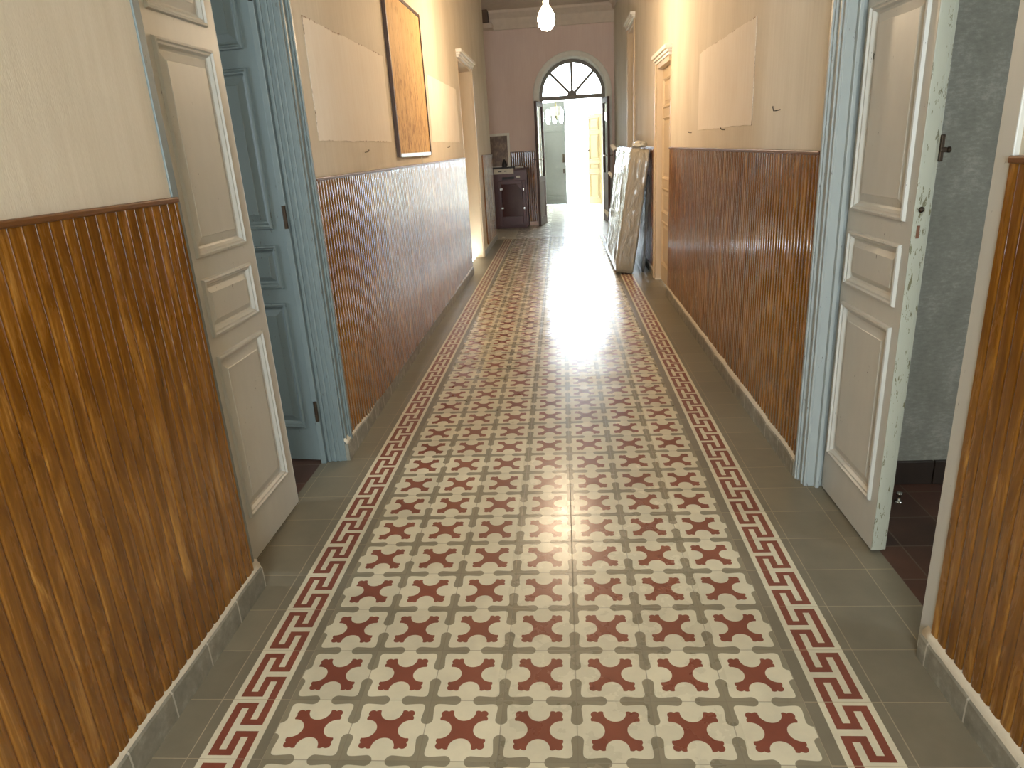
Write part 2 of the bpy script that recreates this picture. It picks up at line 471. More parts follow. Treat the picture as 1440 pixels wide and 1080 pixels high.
# ------------------------------------------------------------------ skirting
def baseboard(side, x, s, pts, label, h=.098):
    """pts: list of (y, face x)"""
    bm = BM(); y0, y1 = pts[0][0], pts[-1][0]; N = max(4, int((y1 - y0) / .035)); R = []; T = []
    for i in range(N + 1):
        y = y0 + (y1 - y0) * i / N
        for (a, fa), (b, fb) in zip(pts, pts[1:]):
            if a <= y <= b + 1e-6: fx = fa + (fb - fa) * (y - a) / (b - a); break
        w = noise.noise(Vector((x * 3, y * 5.0, 0))) ; w2 = noise.noise(Vector((x * 3, y * 22.0, 4)))
        hh = h - .012 + .010 * w; wall_x = x
        R.append([bm.verts.new(p) for p in ((fx, y, 0), (fx + .001 * w2, y, hh * .55), (fx - s * .001, y, hh - .008), (fx - s * .006, y, hh), (wall_x, y, hh))])
        hb = h + .006 * w + .004 * w2
        T.append([(fx - s * .005 + s*.001*w2, y, hh - .002), (fx - s * .007, y, hb - .001 + .003*w2), (fx - s * .014, y, hb + .006), (x + s * .012, y, hb + .014 + .004 * w2), (x, y, hb + .016)])
    for a, b in zip(R, R[1:]):
        for k in range(4): bm.faces.new((a[k], a[k + 1], b[k + 1], b[k]))
    for r in (R[0], R[-1]):
        bm.faces.new(r + [bm.verts.new((x, r[0].co.y, 0))])
    o = st('baseboard_' + side, bm, m_skirt, label, 'baseboard', smooth=False)
    bm = BM(); V = [[bm.verts.new(p) for p in r] for r in T]
    for a, b in zip(V, V[1:]):
        for k in range(4): bm.faces.new((a[k], a[k + 1], b[k + 1], b[k]))
    for r in (V[0], V[-1]): bm.faces.new(r)
    obj('mortar_bead', bm, m_mortar, o, smooth=True)['label'] = 'rough pale mortar bead along the top'
    return o
baseboard('left', XL, 1, [(YB, -1.085), (.137, -1.095)], 'grey tile skirting at lower left nearest the viewer')
baseboard('left', XL, 1, [(1.18, -1.092), (2.4, -1.108), (3.6, -1.112), (5, -1.098), (6.5, -1.095)], 'long grey tile skirting under the left wainscot')
baseboard('left', XL, 1, [(7.85, -1.097), (9.86, -1.097)], 'short skirting past the far left door', h=.09)
baseboard('right', XR, -1, [(YB, .967), (-.225, .967)], 'grey tile skirting at lower right corner', h=.092)
baseboard('right', XR, -1, [(.905, .972), (2, .966), (3.4, .968), (4.78, .972)], 'long grey tile skirting under the right wainscot', h=.092)
baseboard('right', XR, -1, [(5.76, .975), (7.95, .975)], 'skirting behind the wrapped mattress', h=.09)
baseboard('right', XR, -1, [(8.93, .975), (YF, .975)], 'skirting on right wall beside the arch', h=.09)

# ------------------------------------------------------------------ panelled door leaves
PANELS = [(.17, .80), (.865, 1.065), (1.135, 1.80), (1.87, 2.30)]
def make_leaf(parent, w, h, loc, rz, mat=m_paint, panels=PANELS, st_w=.066, t=.038, edge=None, label=None, st_r=None):
    bm = BM()
    x0, x1 = st_w, w - (st_r or st_w)
    def faces(yf, sgn):
        quad(bm, (0, yf, 0), (x0, yf, 0), (x0, yf, h), (0, yf, h)); quad(bm, (x1, yf, 0), (w, yf, 0), (w, yf, h), (x1, yf, h))
        z = 0
        for a, b in panels + [(h, h)]:
            quad(bm, (x0, yf, z), (x1, yf, z), (x1, yf, a), (x0, yf, a)); z = b
    faces(0, 1)
    # sides + back
    quad(bm, (0, 0, 0), (0, t, 0), (0, t, h), (0, 0, h)); quad(bm, (0, 0, 0), (w, 0, 0), (w, t, 0), (0, t, 0))
    quad(bm, (0, 0, h), (w, 0, h), (w, t, h), (0, t, h)); quad(bm, (0, t, 0), (w, t, 0), (w, t, h), (0, t, h))
    if not edge: quad(bm, (w, 0, 0), (w, t, 0), (w, t, h), (w, 0, h))
    lf = obj('door_leaf', bm, mat, parent, loc=loc, rot=(0, 0, rz), world=True)
    if label: lf['label'] = label
    if edge:
        bm = BM(); box(bm, w, w + .004, -.001, t + .001, 0, h); box(bm, w - .012, w, t, t + .012, 0, h)
        e = obj('closing_edge', bm, edge, lf, bevel=.002); e['label'] = 'pale green closing edge with chipped paint'
    rings = [(0, 0), (.003, -.010), (.010, -.012), (.014, -.005), (.020, -.004), (.027, .006), (.034, .009), (.036, .009), (.062, .001), (.064, -.001)]
    for a, b in panels:
        bm = BM(); prev = None
        for ins, d in rings:
            if ins > .05 and b - a < .25: ins *= .85
            r = [bm.verts.new((x, d, z)) for x, z in ((x0 + ins, a + ins), (x1 - ins, a + ins), (x1 - ins, b - ins), (x0 + ins, b - ins))]
            if prev:
                for k in range(4): bm.faces.new((prev[k], prev[(k + 1) % 4], r[(k + 1) % 4], r[k]))
            prev = r
        bm.faces.new(prev)
        obj('panel', bm, mat, lf)
    return lf
def casing(parent, x, s, y0, y1, h, w=.08, mat=m_frame, near=None, depth=.1, base=0, name='door_frame', w0=None):
    """moulded architrave on wall face x (facing s) around y0..y1 plus the jamb lining"""
    bm = BM()
    w0 = w if w0 is None else w0
    def strip(wa, wb, d, side, ww):
        # vertical strips: at far side (y1 + ...) and near side (y0 - ...)
        lo, hi = sorted((x - s * .01, x + s * d))
        if side > 0: box(bm, lo, hi, y1 + wa * ww, y1 + wb * ww, 0, h + wb * ww)
        else: box(bm, lo, hi, y0 - wb * ww, y0 - wa * ww, 0, h + wb * ww)
    prof = [(-.02, .18, .010), (.18, .30, .016), (.30, .62, .012), (.62, .74, .020), (.74, .92, .026), (.92, 1.0, .016)]
    for a, b, d in prof:
        strip(a, b, d, 1, w)
        if w0 == w: strip(a, b, d, -1, w0)
        lo, hi = sorted((x - s * .01, x + s * d))
        box(bm, lo, hi, y0 - b * w0, y1 + b * w, h + a * w, h + b * w)
    if w0 != w: strip(-.02, 1.0, .006, -1, w0)
    # jamb lining
    lo, hi = sorted((x + s * .002, x - s * depth))
    box(bm, lo, hi, y1 - .004, y1 + .02, 0, h); box(bm, lo, hi, y0 - .02, y0 + .004, 0, h); box(bm, lo, hi, y0, y1, h - .004, h + .02)
    # rebate stop
    return obj(name, bm, mat, parent, world=True, bevel=.002)

# door 1 : left, near
d1 = empty('door_1', (XL, .67, 0), 'tall pale panelled double door on the left, one leaf shut and one open', 'door', kind='structure')
f1 = casing(d1, XL, 1, LD0 + .025, 1.18, LDH - .03, w=.10, w0=.034, depth=.115, mat=m_paint_shaded)
make_leaf(d1, .505, 2.41, (-1.195, .232, .012), PI / 2, edge=m_paint, label='closed leaf of the left door in cream light')
lf = make_leaf(d1, .50, 2.41, (-1.715, 1.245, .012), -.155, mat=m_paint_shaded, label='open leaf of the left door in bluish shade')
bm = BM()   # rebate of far jamb and hinges
box(bm, -1.232, -1.205, 1.150, 1.178, 0, LDH - .03)
box(bm, -1.20, -1.186, 1.166, 1.178, 0, LDH - .03); box(bm, -1.172, -1.158, 1.168, 1.178, 0, LDH - .03); box(bm, -1.145, -1.136, 1.170, 1.178, 0, LDH - .03)
obj('jamb_stop', bm, m_paint_shaded, d1, world=True, bevel=.003)
for z in (.28, 1.2, 2.1):
    bm = BM(); lathe(bm, [(.009, z - .05), (.009, z + .05)], (-1.213, 1.142, 0), 10)
    obj('hinge', bm, m_iron, d1, world=True)
# door 2 : right, near
d2 = empty('door_2', (XR, .3, 0), 'tall pale panelled door on the right standing half open to a dark room', 'door', kind='structure')
casing(d2, XR, -1, -.185, .815, LDH - .03, w=.09, w0=.012, depth=.1)
bm = BM(); box(bm, XR - .013, XR + .012, -.249, -.184, 0, LDH); o = obj('architrave', bm, m_paint, d2, world=True, bevel=.003); o['label'] = 'plain white architrave strip nearest the viewer'
lf = make_leaf(d2, .49, 2.41, (1.056, .79, .012), -PI / 2, edge=m_edge, st_w=.036, st_r=.046, label='panelled leaf of the right door, half shaded')
def hardware(name, parts, mat):
    bm = BM()
    for p in parts: box(bm, *p)
    return obj(name, bm, mat, lf, bevel=.003)
o = hardware('latch', [(.484, .498, .048, .060, 1.31, 1.385), (.487, .499, .048, .068, 1.335, 1.35)], m_iron); o['label'] = 'rusty iron latch on the closing edge'
bm = BM(); lathe(bm, [(.004, 0), (.004, .014), (.008, .015), (.009, .022), (.005, .025)], (.494, .055, 1.342), 12, 'y'); obj('latch_knob', bm, m_iron, o, smooth=True)
bm = BM(); lathe(bm, [(.008, 0), (.009, .003), (.006, .008), (.003, .009)], (.494, .018, 1.175), 12, 'x'); obj('bolt_stud', bm, m_iron, lf, smooth=True)
hardware('keyhole_plate', [(.493, .4952, .012, .022, 1.09, 1.128)], simple('rusty_plate', srgb(120, 82, 60), .6, .5))
bm = BM()
box(bm, 1.03, 1.046, .79, .816, 0, LDH - .03)
obj('jamb_stop', bm, m_frame, d2, world=True, bevel=.003)

# rooms behind the two near doors
def room(name, x0, x1, y0, y1, win, mat, label, h=3.2, gap=None):
    bm = BM(); t = .06
    box(bm, x0, x1, y0 - t, y0, 0, h); box(bm, x0, x1, y1, y1 + t, 0, h); box(bm, x0, x1, y0, y1, h, h + t)
    xa, xb = (x1, x1 + t) if win[0] > 0 else (x0 - t, x0)
    a, b, z0, z1 = win[1:]
    box(bm, xa, xb, y0, a, 0, h); box(bm, xa, xb, b, y1, 0, h); box(bm, xa, xb, a, b, 0, z0); box(bm, xa, xb, a, b, z1, h)
    return st(name, bm, mat, label, 'wall')
room('wall_right_room', 1.1, 3.6, -2.6, .822, (1, -1.6, -1.02, 1.0, 2.0), m_green, 'grey-green plaster walls of the dark room at right')
room('wall_left_room', -3.8, -1.23, -1.5, 3.0, (-1, .1, .48, 1.0, 2.0), m_white, 'walls of the room behind the left door')
bm = BM(); box(bm, 1.092, 3.6, -2.6, .822, -.05, 0); o = st('floor', bm, m_dark, 'dark brown tile floor of the room at right', 'floor')
bm = BM(); box(bm, -3.8, -1.235, -1.5, 3.0, -.05, 0); st('floor', bm, m_dark, 'dark floor of the room behind the left door', 'floor')
bm = BM()
for k in range(12): box(bm, 1.11 + k * .2, 1.307 + k * .2, .805, .8225, .0, .105)
st('baseboard_right', bm, m_darkskirt, 'dark tile skirting in the room at right', 'baseboard', bevel=.003)
e = empty('door_stop', (1.31, .66, 0), 'small metal door stop on dark floor behind the right door', 'door stop')
bm = BM(); lathe(bm, [(.016, 0), (.016, .004), (.007, .006), (.007, .03), (.012, .032), (.012, .042), (.008, .045)], (0, 0, 0), 14); obj('stop_post', bm, m_chrome, e, smooth=True)

# far left door, far right doors
def head_cornice(parent, x, s, y0, y1, z, mat=m_white):
    bm = BM()
    for d, a, b, e in ((.03, 0, .025, 0), (.045, .025, .05, .012), (.065, .05, .085, .025)):
        lo, hi = sorted((x - s * .005, x + s * d)); box(bm, lo, hi, y0 - e, y1 + e, z + a, z + b)
    return obj('head_cornice', bm, mat, parent, world=True, bevel=.005)
m_beige = paint('beige_door_paint', srgb(206, 184, 150), .70)
d3 = empty('door_3', (XL, 7.2, 0), 'deep cream door recess far along the left wall', 'door', kind='structure')
bm = BM(); box(bm, XL - .3, XL + .004, 7.775, 7.80, 0, 2.42); box(bm, XL - .3, XL + .004, 6.551, 6.58, 0, 2.42); box(bm, XL - .3, XL + .004, 6.58, 7.775, 2.39, 2.42)
box(bm, XL - .3, XL - .17, 7.74, 7.775, 0, 2.39); box(bm, XL - .002, XL + .02, 7.79, 7.86, 0, 2.44)
obj('door_frame', bm, m_beige, d3, world=True, bevel=.004)
head_cornice(d3, XL, 1, 6.52, 7.84, 2.42)
make_leaf(d3, .575, 2.37, (XL - .26, 6.59, .01), PI / 2, mat=m_beige)
make_leaf(d3, .575, 2.37, (XL - .26, 7.165, .01), PI / 2, mat=m_beige)
bm = BM(); box(bm, XL - .3, XL - .29, 6.56, 7.79, 0, 2.42); obj('backing', bm, m_beige, d3, world=True)
d4 = empty('door_4', (XR, 5.2, 0), 'closed cream door with moulded head past the right wainscot', 'door', kind='structure')
bm = BM(); box(bm, XR - .025, XR + .1, 5.585, 5.66, 0, 2.12); box(bm, XR - .006, XR + .1, 4.80, 4.845, 0, 2.12); box(bm, XR - .02, XR + .1, 4.845, 5.585, 2.075, 2.12)
box(bm, XR - .035, XR, 5.66, 5.74, 0, 2.12)
obj('door_frame', bm, m_beige, d4, world=True, bevel=.004)
head_cornice(d4, XR, -1, 4.80, 5.72, 2.12)
make_leaf(d4, .74, 2.06, (XR + .035, 5.585, .01), -PI / 2, mat=m_beige, panels=[(.17, .62), (.70, .95), (1.03, 1.62), (1.70, 1.97)])
d5 = empty('door_5', (XR, 8.4, 0), 'tall shaded doorway high on the right wall beside the arch', 'door', kind='structure')
bm = BM(); box(bm, XR - .01, XR + .25, 8.825, 8.85, 0, 2.86); box(bm, XR - .01, XR + .25, 8.0, 8.025, 0, 2.86); box(bm, XR - .01, XR + .25, 8.025, 8.825, 2.83, 2.86)
box(bm, XR - .02, XR, 8.85, 8.91, 0, 2.9); box(bm, XR - .02, XR, 7.94, 8.0, 0, 2.9)
obj('door_frame', bm, m_beige, d5, world=True, bevel=.004)
head_cornice(d5, XR, -1, 7.94, 8.91, 2.88)
make_leaf(d5, .80, 2.82, (XR + .16, 8.825, .01), -PI / 2, mat=m_beige, panels=[(.17, .80), (.865, 1.065), (1.135, 1.95), (2.03, 2.72)])

# ------------------------------------------------------------------ arched doorway joinery
d6 = empty('door_6', (AC, YF + .17, 0), 'arched doorway with fanlight and two glazed leaves swung open', 'door', kind='structure')
yf0, yf1 = YF + .275, YF + .33
def ring_sector(bm, r0, r1, y0, y1, a0=0, a1=PI, n=32, zc=SP):
    P = []
    for k in range(n + 1):
        a = a0 + (a1 - a0) * k / n; c, s_ = math.cos(a), math.sin(a)
        P.append([bm.verts.new((AC + r * c, y, zc + r * s_)) for r, y in ((r0, y0), (r1, y0), (r1, y1), (r0, y1))])
    for a, b in zip(P, P[1:]):
        for k in range(4): bm.faces.new((a[k], a[(k + 1) % 4], b[(k + 1) % 4], b[k]))
    bm.faces.new(P[0]); bm.faces.new(P[-1])
bm = BM(); ring_sector(bm, .542, .602, yf0, yf1)
box(bm, AC - .602, AC - .545, yf0, yf1, 0, SP); box(bm, AC + .545, AC + .602, yf0, yf1, 0, SP)
box(bm, AC - .56, AC + .56, yf0 - .01, yf1, SP - .075, SP - .005)
obj('door_frame', bm, m_fanframe, d6, world=True, bevel=.003)
bm = BM(); ring_sector(bm, 0.001, .088, yf0 - .006, yf1, 0, PI, 12, SP - .01)
hub = obj('fanlight_hub', bm, m_fanframe, d6, world=True)
for a in (PI / 4, PI / 2, 3 * PI / 4):
    bm = BM(); w = .022
    c, s_ = math.cos(a), math.sin(a)
    p = [(AC + r * c - q * s_, SP - .01 + r * s_ + q * c) for r, q in ((.08, -w), (.56, -w), (.56, w), (.08, w))]
    lo = [bm.verts.new((x, yf0 + .01, z)) for x, z in p]; hi = [bm.verts.new((x, yf1 - .01, z)) for x, z in p]
    bm.faces.new(lo); bm.faces.new(hi[::-1])
    for k in range(4): bm.faces.new((lo[k], lo[(k + 1) % 4], hi[(k + 1) % 4], hi[k]))
    obj('glazing_bar', bm, m_fanframe, d6, world=True)
bm = BM(); ring_sector(bm, .06, .558, yf0 + .026, yf0 + .030)
obj('fanlight_glass', bm, m_glass, d6, world=True)
def glazed_leaf(hx, hy, ang, w, sgn, label):
    h = 2.19; t = .042
    bm = BM()
    box(bm, 0, .07, -t / 2, t / 2, .012, h); box(bm, w - .07, w, -t / 2, t / 2, .012, h)
    box(bm, .07, w - .07, -t / 2, t / 2, .012, .16); box(bm, .07, w - .07, -t / 2, t / 2, h - .09, h); box(bm, .07, w - .07, -t / 2, t / 2, .80, .89)
    lf = obj('door_leaf', bm, m_brown, d6, loc=(hx, hy, 0), rot=(0, 0, ang), world=True, bevel=.004); lf['label'] = label
    bm = BM(); box(bm, .068, w - .068, -.012, .012, .158, .802); obj('kick_panel', bm, m_brown, lf)
    bm = BM(); box(bm, .068, w - .068, -.003, .003, .888, h - .088); obj('pane', bm, m_glass, lf)
    bm = BM(); box(bm, w - .05, w - .02, -t / 2 - .006, t / 2 + .006, 1.05, 1.33)
    hd = obj('handle_plate', bm, m_chrome, lf, bevel=.003)
    for s_ in (-1, 1):
        bm = BM(); tube(bm, [(w - .035, s_ * .02, 1.2), (w - .035, s_ * .065, 1.2), (w - .05, s_ * .075, 1.2), (w - .13, s_ * .075, 1.2)], .008); obj('handle', bm, m_chrome, hd, smooth=True)
    return lf
glazed_leaf(AC - .565, YF + .255, -PI / 2 - .19, .56, 1, 'left glazed leaf of the arch, swung towards the viewer')
glazed_leaf(AC + .565, YF + .255, -PI / 2 + .10, .56, -1, 'right glazed leaf of the arch, swung towards the viewer')

# ------------------------------------------------------------------ vestibule and street door
bm = BM(); x0, x1 = -.62, 1.12; y0, y1 = YW, 16.5
box(bm, x0 - .1, x0, y0, y1, 0, 3.5); box(bm, x1, x1 + .1, y0, y1, 0, 3.5)
box(bm, x0 - .1, x1 + .1, y0, y1, 3.5, 3.6)
st('wall_vestibule', bm, m_white, 'white walls of the bright vestibule beyond the arch', 'wall')
bm = BM(); box(bm, -30, 30, 16.5, 70, -.06, 0.0)
st('floor', bm, m_pave, 'sunlit pale pavement outside the street door', 'pavement')
bm = BM(); box(bm, -.62, 1.12, 16.42, 16.5, 2.42, 2.46)
d7 = empty('door_7', (.25, 16.3, 0), 'street door beyond the vestibule with one grey leaf pierced by four openings', 'door', kind='structure')
W, H = .70, 2.40
bm = BM()
def holed_leaf(bm, W, H, t, holes, n=16):
    # one strip per hole column keeps true openings through the thickness
    zs0, zs1 = 1.86, 2.30
    box(bm, 0, W, 0, t, 0, zs0); box(bm, 0, W, 0, t, zs1, H)
    cw = W / len(holes)
    for i, (hw, hh) in enumerate(holes):
        cx = (i + .5) * cw; cz = (zs0 + zs1) / 2; rect = []; hole = []
        for k in range(4 * n):
            a = 2 * PI * k / (4 * n); c, s_ = math.cos(a), math.sin(a)
            e = .35
            hole.append((cx + hw * math.copysign(abs(c) ** .7, c), cz + hh * math.copysign(abs(s_) ** .7, s_)))
            m = max(abs(c), abs(s_)); rect.append((cx + cw / 2 * c / m, cz + (zs1 - zs0) / 2 * s_ / m))
        N = len(rect)
        F = [[bm.verts.new((x, y, z)) for x, z in L] for L, y in ((rect, 0), (hole, 0), (hole, t), (rect, t))]
        for a, b in zip(F, F[1:]):
            for k in range(N): bm.faces.new((a[k], a[(k + 1) % N], b[(k + 1) % N], b[k]))
holed_leaf(bm, W, H, .05, [(.062, .175)] * 4)
ang = math.atan2(-.30, .69)
lf = obj('door_leaf', bm, m_greydoor, d7, loc=(-.52, 16.30, .01), rot=(0, 0, ang), world=True); lf['label'] = 'dark grey leaf with four oval openings near the top'
bm = BM(); box(bm, W - .07, W - .03, -.03, 0, 1.0, 1.2); box(bm, W - .065, W - .035, -.02, 0, .75, .85); obj('lock_plate', bm, m_iron, lf, bevel=.004)
bm = BM(); box(bm, .03, W - .03, -.015, 0, .12, .2); box(bm, .03, W - .03, -.012, 0, 1.72, 1.78); obj('rail', bm, m_greydoor, lf, bevel=.004)
lf = make_leaf(d7, .50, 2.06, (.665, 15.86, .01), -.95, mat=m_creamdoor, panels=[(.15, .72), (.80, .95), (1.03, 1.62), (1.70, 1.98)], label='cream panelled leaf at right of the street opening')
bm = BM(); lathe(bm, [(.01, 0), (.01, .03), (.022, .035), (.022, .05), (.01, .056)], (.035, -.05, 1.25), 12, 'y'); obj('knob', bm, m_iron, lf, smooth=True)
bm = BM(); box(bm, -.62, -.53, 16.3, 16.42, 0, 3.5); box(bm, 1.03, 1.12, 16.3, 16.42, 0, 3.5); obj('door_frame', bm, m_white, d7, world=True)
# pendant in the vestibule
pl = empty('pendant_lamp', (-.07, 14.6, 2.06), 'small pendant lamp with glass shades hanging in the bright vestibule', 'lamp')
bm = BM(); tube(bm, [(0, 0, .25), (0, 0, 1.44)], .008); obj('cord', bm, m_iron, pl)
bm = BM(); lathe(bm, [(.01, -.12), (.022, -.06), (.03, .02), (.02, .16), (.01, .26)], n=14); obj('stem', bm, simple('dull_brass', srgb(150, 140, 100), .35, .8), pl, smooth=True)
for k in range(3):
    a = 2 * PI * k / 3 + .4
    bm = BM(); lathe(bm, [(.018, -.02), (.045, .0), (.05, .10), (.04, .17), (.035, .17)], (.085 * math.cos(a), .085 * math.sin(a), 0), 14)
    sh = obj('lamp_shade', bm, m_shade, pl, smooth=True)
    bm = BM(); tube(bm, [(0, 0, -.05), (.05 * math.cos(a), .05 * math.sin(a), -.07), (.085 * math.cos(a), .085 * math.sin(a), -.015)], .006); obj('arm', bm, m_iron, sh)

# ------------------------------------------------------------------ corridor lamp
LX, LY, LZ = -.078, 4.65, 2.455
lamp = empty('hanging_bulb', (LX, LY, LZ), 'lit warm bulb hanging from the corridor ceiling', 'lamp')
bm = BM(); lathe(bm, [(.006, -.10), (.04, -.09), (.064, -.06), (.073, -.02), (.066, .025), (.048, .06), (.027, .09), (.018, .10)], n=20)
obj('bulb', bm, m_bulb, lamp, smooth=True)
bm = BM(); lathe(bm, [(.019, .10), (.024, .105), (.024, .16), (.012, .175), (.006, .18)], n=16); obj('socket', bm, m_shade, lamp, smooth=True)
bm = BM(); tube(bm, [(0, 0, .175), (0, 0, ZC - LZ - .02)], .004); obj('cord', bm, m_paper, lamp)
bm = BM(); lathe(bm, [(.045, ZC - LZ - .03), (.05, ZC - LZ - .015), (.05, ZC - LZ)], n=18); obj('ceiling_rose', bm, m_white, lamp, smooth=True)

# ------------------------------------------------------------------ things on the walls
nb = empty('notice_board', (XL, 3.67, 1.41), 'tall bare hardboard notice board with dark edges on left wall', 'notice board')
bm = BM(); box(bm, XL + .001, XL + .018, 3.075, 4.265, 1.43, 2.47); obj('board_panel', bm, m_hard, nb, world=True)
bm = BM()
box(bm, XL + .001, XL + .026, 3.055, 3.078, 1.415, 2.49); box(bm, XL + .001, XL + .026, 4.262, 4.28, 1.415, 2.49); box(bm, XL + .001, XL + .024, 3.078, 4.262, 2.465, 2.49)
obj('board_frame', bm, m_boardedge, nb, world=True, bevel=.002)
bm = BM(); box(bm, XL + .001, XL + .024, 3.10, 4.262, 1.412, 1.438); o = obj('bottom_strip', bm, m_alu, nb, world=True, bevel=.002); o['label'] = 'grey metal strip along the bottom edge'
bm = BM(); tube(bm, [(XL + .02, 3.86, 1.415), (XL + .018, 3.862, 1.38), (XL + .022, 3.86, 1.355)], .0025); obj('string', bm, m_paper, nb, world=True)
def patch(x, s, y0, y1, z0, z1, label, glue):
    bm = BM(); n = 24; pts = []
    for k in range(n): pts.append((y0 + (y1 - y0) * k / n, z0))
    for k in range(n): pts.append((y1, z0 + (z1 - z0) * k / n))
    for k in range(n): pts.append((y1 - (y1 - y0) * k / n, z1))
    for k in range(n): pts.append((y0, z1 - (z1 - z0) * k / n))
    fr = []
    for i, (y, z) in enumerate(pts):
        j = .006 * noise.noise(Vector((y * 9, z * 9, x)))
        fr.append((y + j, z + .006 * noise.noise(Vector((z * 7, y * 8, 3)))))
    A = [bm.verts.new((x + s * .0005, y, z)) for y, z in fr]; B = [bm.verts.new((x + s * .003, y, z)) for y, z in fr]
    N = len(A)
    for k in range(N): bm.faces.new((A[k], A[(k + 1) % N], B[(k + 1) % N], B[k]))
    bm.faces.new(B)
    o = obj('wall_patch', bm, patch_mat(y0, y1, z0, z1, glue)); tag(o, label, 'patch')
    return o
patch(XL, 1, 1.46, 2.93, 1.515, 2.04, 'pale rectangular patch with brown glue edges left of the notice board', 'tnb')
patch(XL, 1, 4.50, 6.26, 1.52, 2.07, 'faint pale patch on the left wall beyond the notice board', '')
patch(XR, -1, 2.0, 3.49, 1.473, 1.98, 'pale rectangular patch with dotted glue marks on the right wall', 'tn')
def nail(x, s, y, z, label, hook=False):
    e = empty('wall_nail', (x, y, z), label, 'nail', 'nails left in the corridor walls')
    bm = BM()
    pts = [(0, 0, 0), (s * .02, 0, .002), (s * .026, 0, .010)] if not hook else [(0, 0, 0), (s * .02, 0, -.004), (s * .03, 0, -.004), (s * .034, 0, .012)]
    tube(bm, pts, .0022, 6); obj('shank', bm, m_iron, e, smooth=True)
    bm = BM(); lathe(bm, [(.0055, -.001), (.0055, .001)], pts[-1], 8, 'x'); obj('nail_head', bm, m_iron, e)
nail(XL, 1, 2.24, 1.455, 'small nail just below the glue-edged pale patch on left wall')
nail(XL, 1, 5.35, 1.47, 'small nail below the faint pale patch on left wall')
nail(XR, -1, 1.52, 1.525, 'small hook on the right wall between pale patch and near door', True)
nail(XR, -1, 2.62, 1.46, 'small nail under the middle of the pale patch on right wall')
nail(XR, -1, 3.75, 1.46, 'small nail under the far end of the pale patch on right wall')

# ------------------------------------------------------------------ wrapped mattress and what leans beside it
def cloth_block(nx, ny, nz, sx, sy, sz, amp, seed, sharp=.0):
    """closed box sx*sy*sz with rumpled surface; origin at base centre"""
    bm = BM()
    bmesh.ops.create_cube(bm, size=1)
    bmesh.ops.subdivide_edges(bm, edges=bm.edges[:], cuts=30, use_grid_fill=True)
    for v in bm.verts:
        p = v.co.copy()
        q = Vector((p.x * sx, p.y * sy, (p.z + .5) * sz))
        n = p.normalized()
        # soften corners
        e = sum(1 for c in p if abs(c) > .46)
        if e >= 2: q -= Vector((p.x * sx, p.y * sy, p.z * sz)).normalized() * .012 * (e - 1)
        a = noise.noise(Vector((q.x * 9 + seed, q.y * 5, q.z * 3.2))); b = noise.noise(Vector((q.x * 26, q.y * 22 + seed, q.z * 9)))
        c = abs(noise.noise(Vector((q.x * 7 + q.z * 3, q.y * 6 + seed, q.z * 4 - q.x * 4))))
        d = amp * (a * .7 + b * .45 + (1 - c) ** 8 * .8)
        f = Vector((0, 0, 0))
        for i in range(3):
            if abs(p[i]) > .499: f[i] = math.copysign(1, p[i])
        if p.z < -.45: d *= .2
        q += f * d
        v.co = q
    return bm
mt = empty('wrapped_mattress', (.68, 6.92, 0), 'mattress in clear crinkled plastic leaning on the right wall', 'mattress')
tilt = math.atan2(.185, 1.345)
bm = cloth_block(0, 0, 0, .20, 1.95, 1.335, .010, 1.3)
obj('mattress_body', bm, m_wrap, mt, loc=(0, 0, .018), rot=(0, tilt, 0), smooth=True)
def flap(pts, name='plastic_flap', mat=m_bag, par=mt):
    bm = BM(); A = [bm.verts.new(p) for p in pts]; B = [bm.verts.new((p[0] + .002, p[1] + .004, p[2] + .002)) for p in pts]
    bm.faces.new(A); bm.faces.new(B[::-1]); N = len(A)
    for k in range(N): bm.faces.new((A[k], A[(k + 1) % N], B[(k + 1) % N], B[k]))
    return obj(name, bm, mat, par, world=True)
flap([(.76, 7.86, 1.34), (.70, 7.9, 1.40), (.665, 7.9, 1.39), (.70, 7.88, 1.31)])
flap([(.69, 7.86, 1.02), (.645, 7.9, 1.06), (.63, 7.9, 1.03), (.68, 7.87, .96)])
flap([(.63, 7.86, .52), (.585, 7.92, .56), (.58, 7.92, .52), (.62, 7.87, .45)])
sp = empty('leaning_board', (.895, 6.75, 0), 'thin board in dark glossy plastic between mattress and right wall', 'board')
bm = cloth_block(0, 0, 0, .028, 1.5, 1.06, .004, 5.1)
obj('board_body', bm, m_foil, sp, loc=(0, 0, .004), rot=(0, math.atan2(.055, 1.06), 0), smooth=True)
bg = empty('plastic_bundle', (.875, 6.25, 1.352), 'crumpled pale plastic bundle resting on top of the wrapped mattress', 'bundle')
bm = BM(); bmesh.ops.create_icosphere(bm, subdivisions=4, radius=1)
for v in bm.verts:
    p = v.co; d = 1 + .28 * noise.noise(p * 2.3 + Vector((3, 1, 0))) + .22 * noise.noise(p * 6)
    v.co = Vector((p.x * .075 * d, p.y * .16 * d, max(p.z * .04 * d + .03, 0)))
obj('crumpled_film', bm, m_bag, bg, smooth=True)

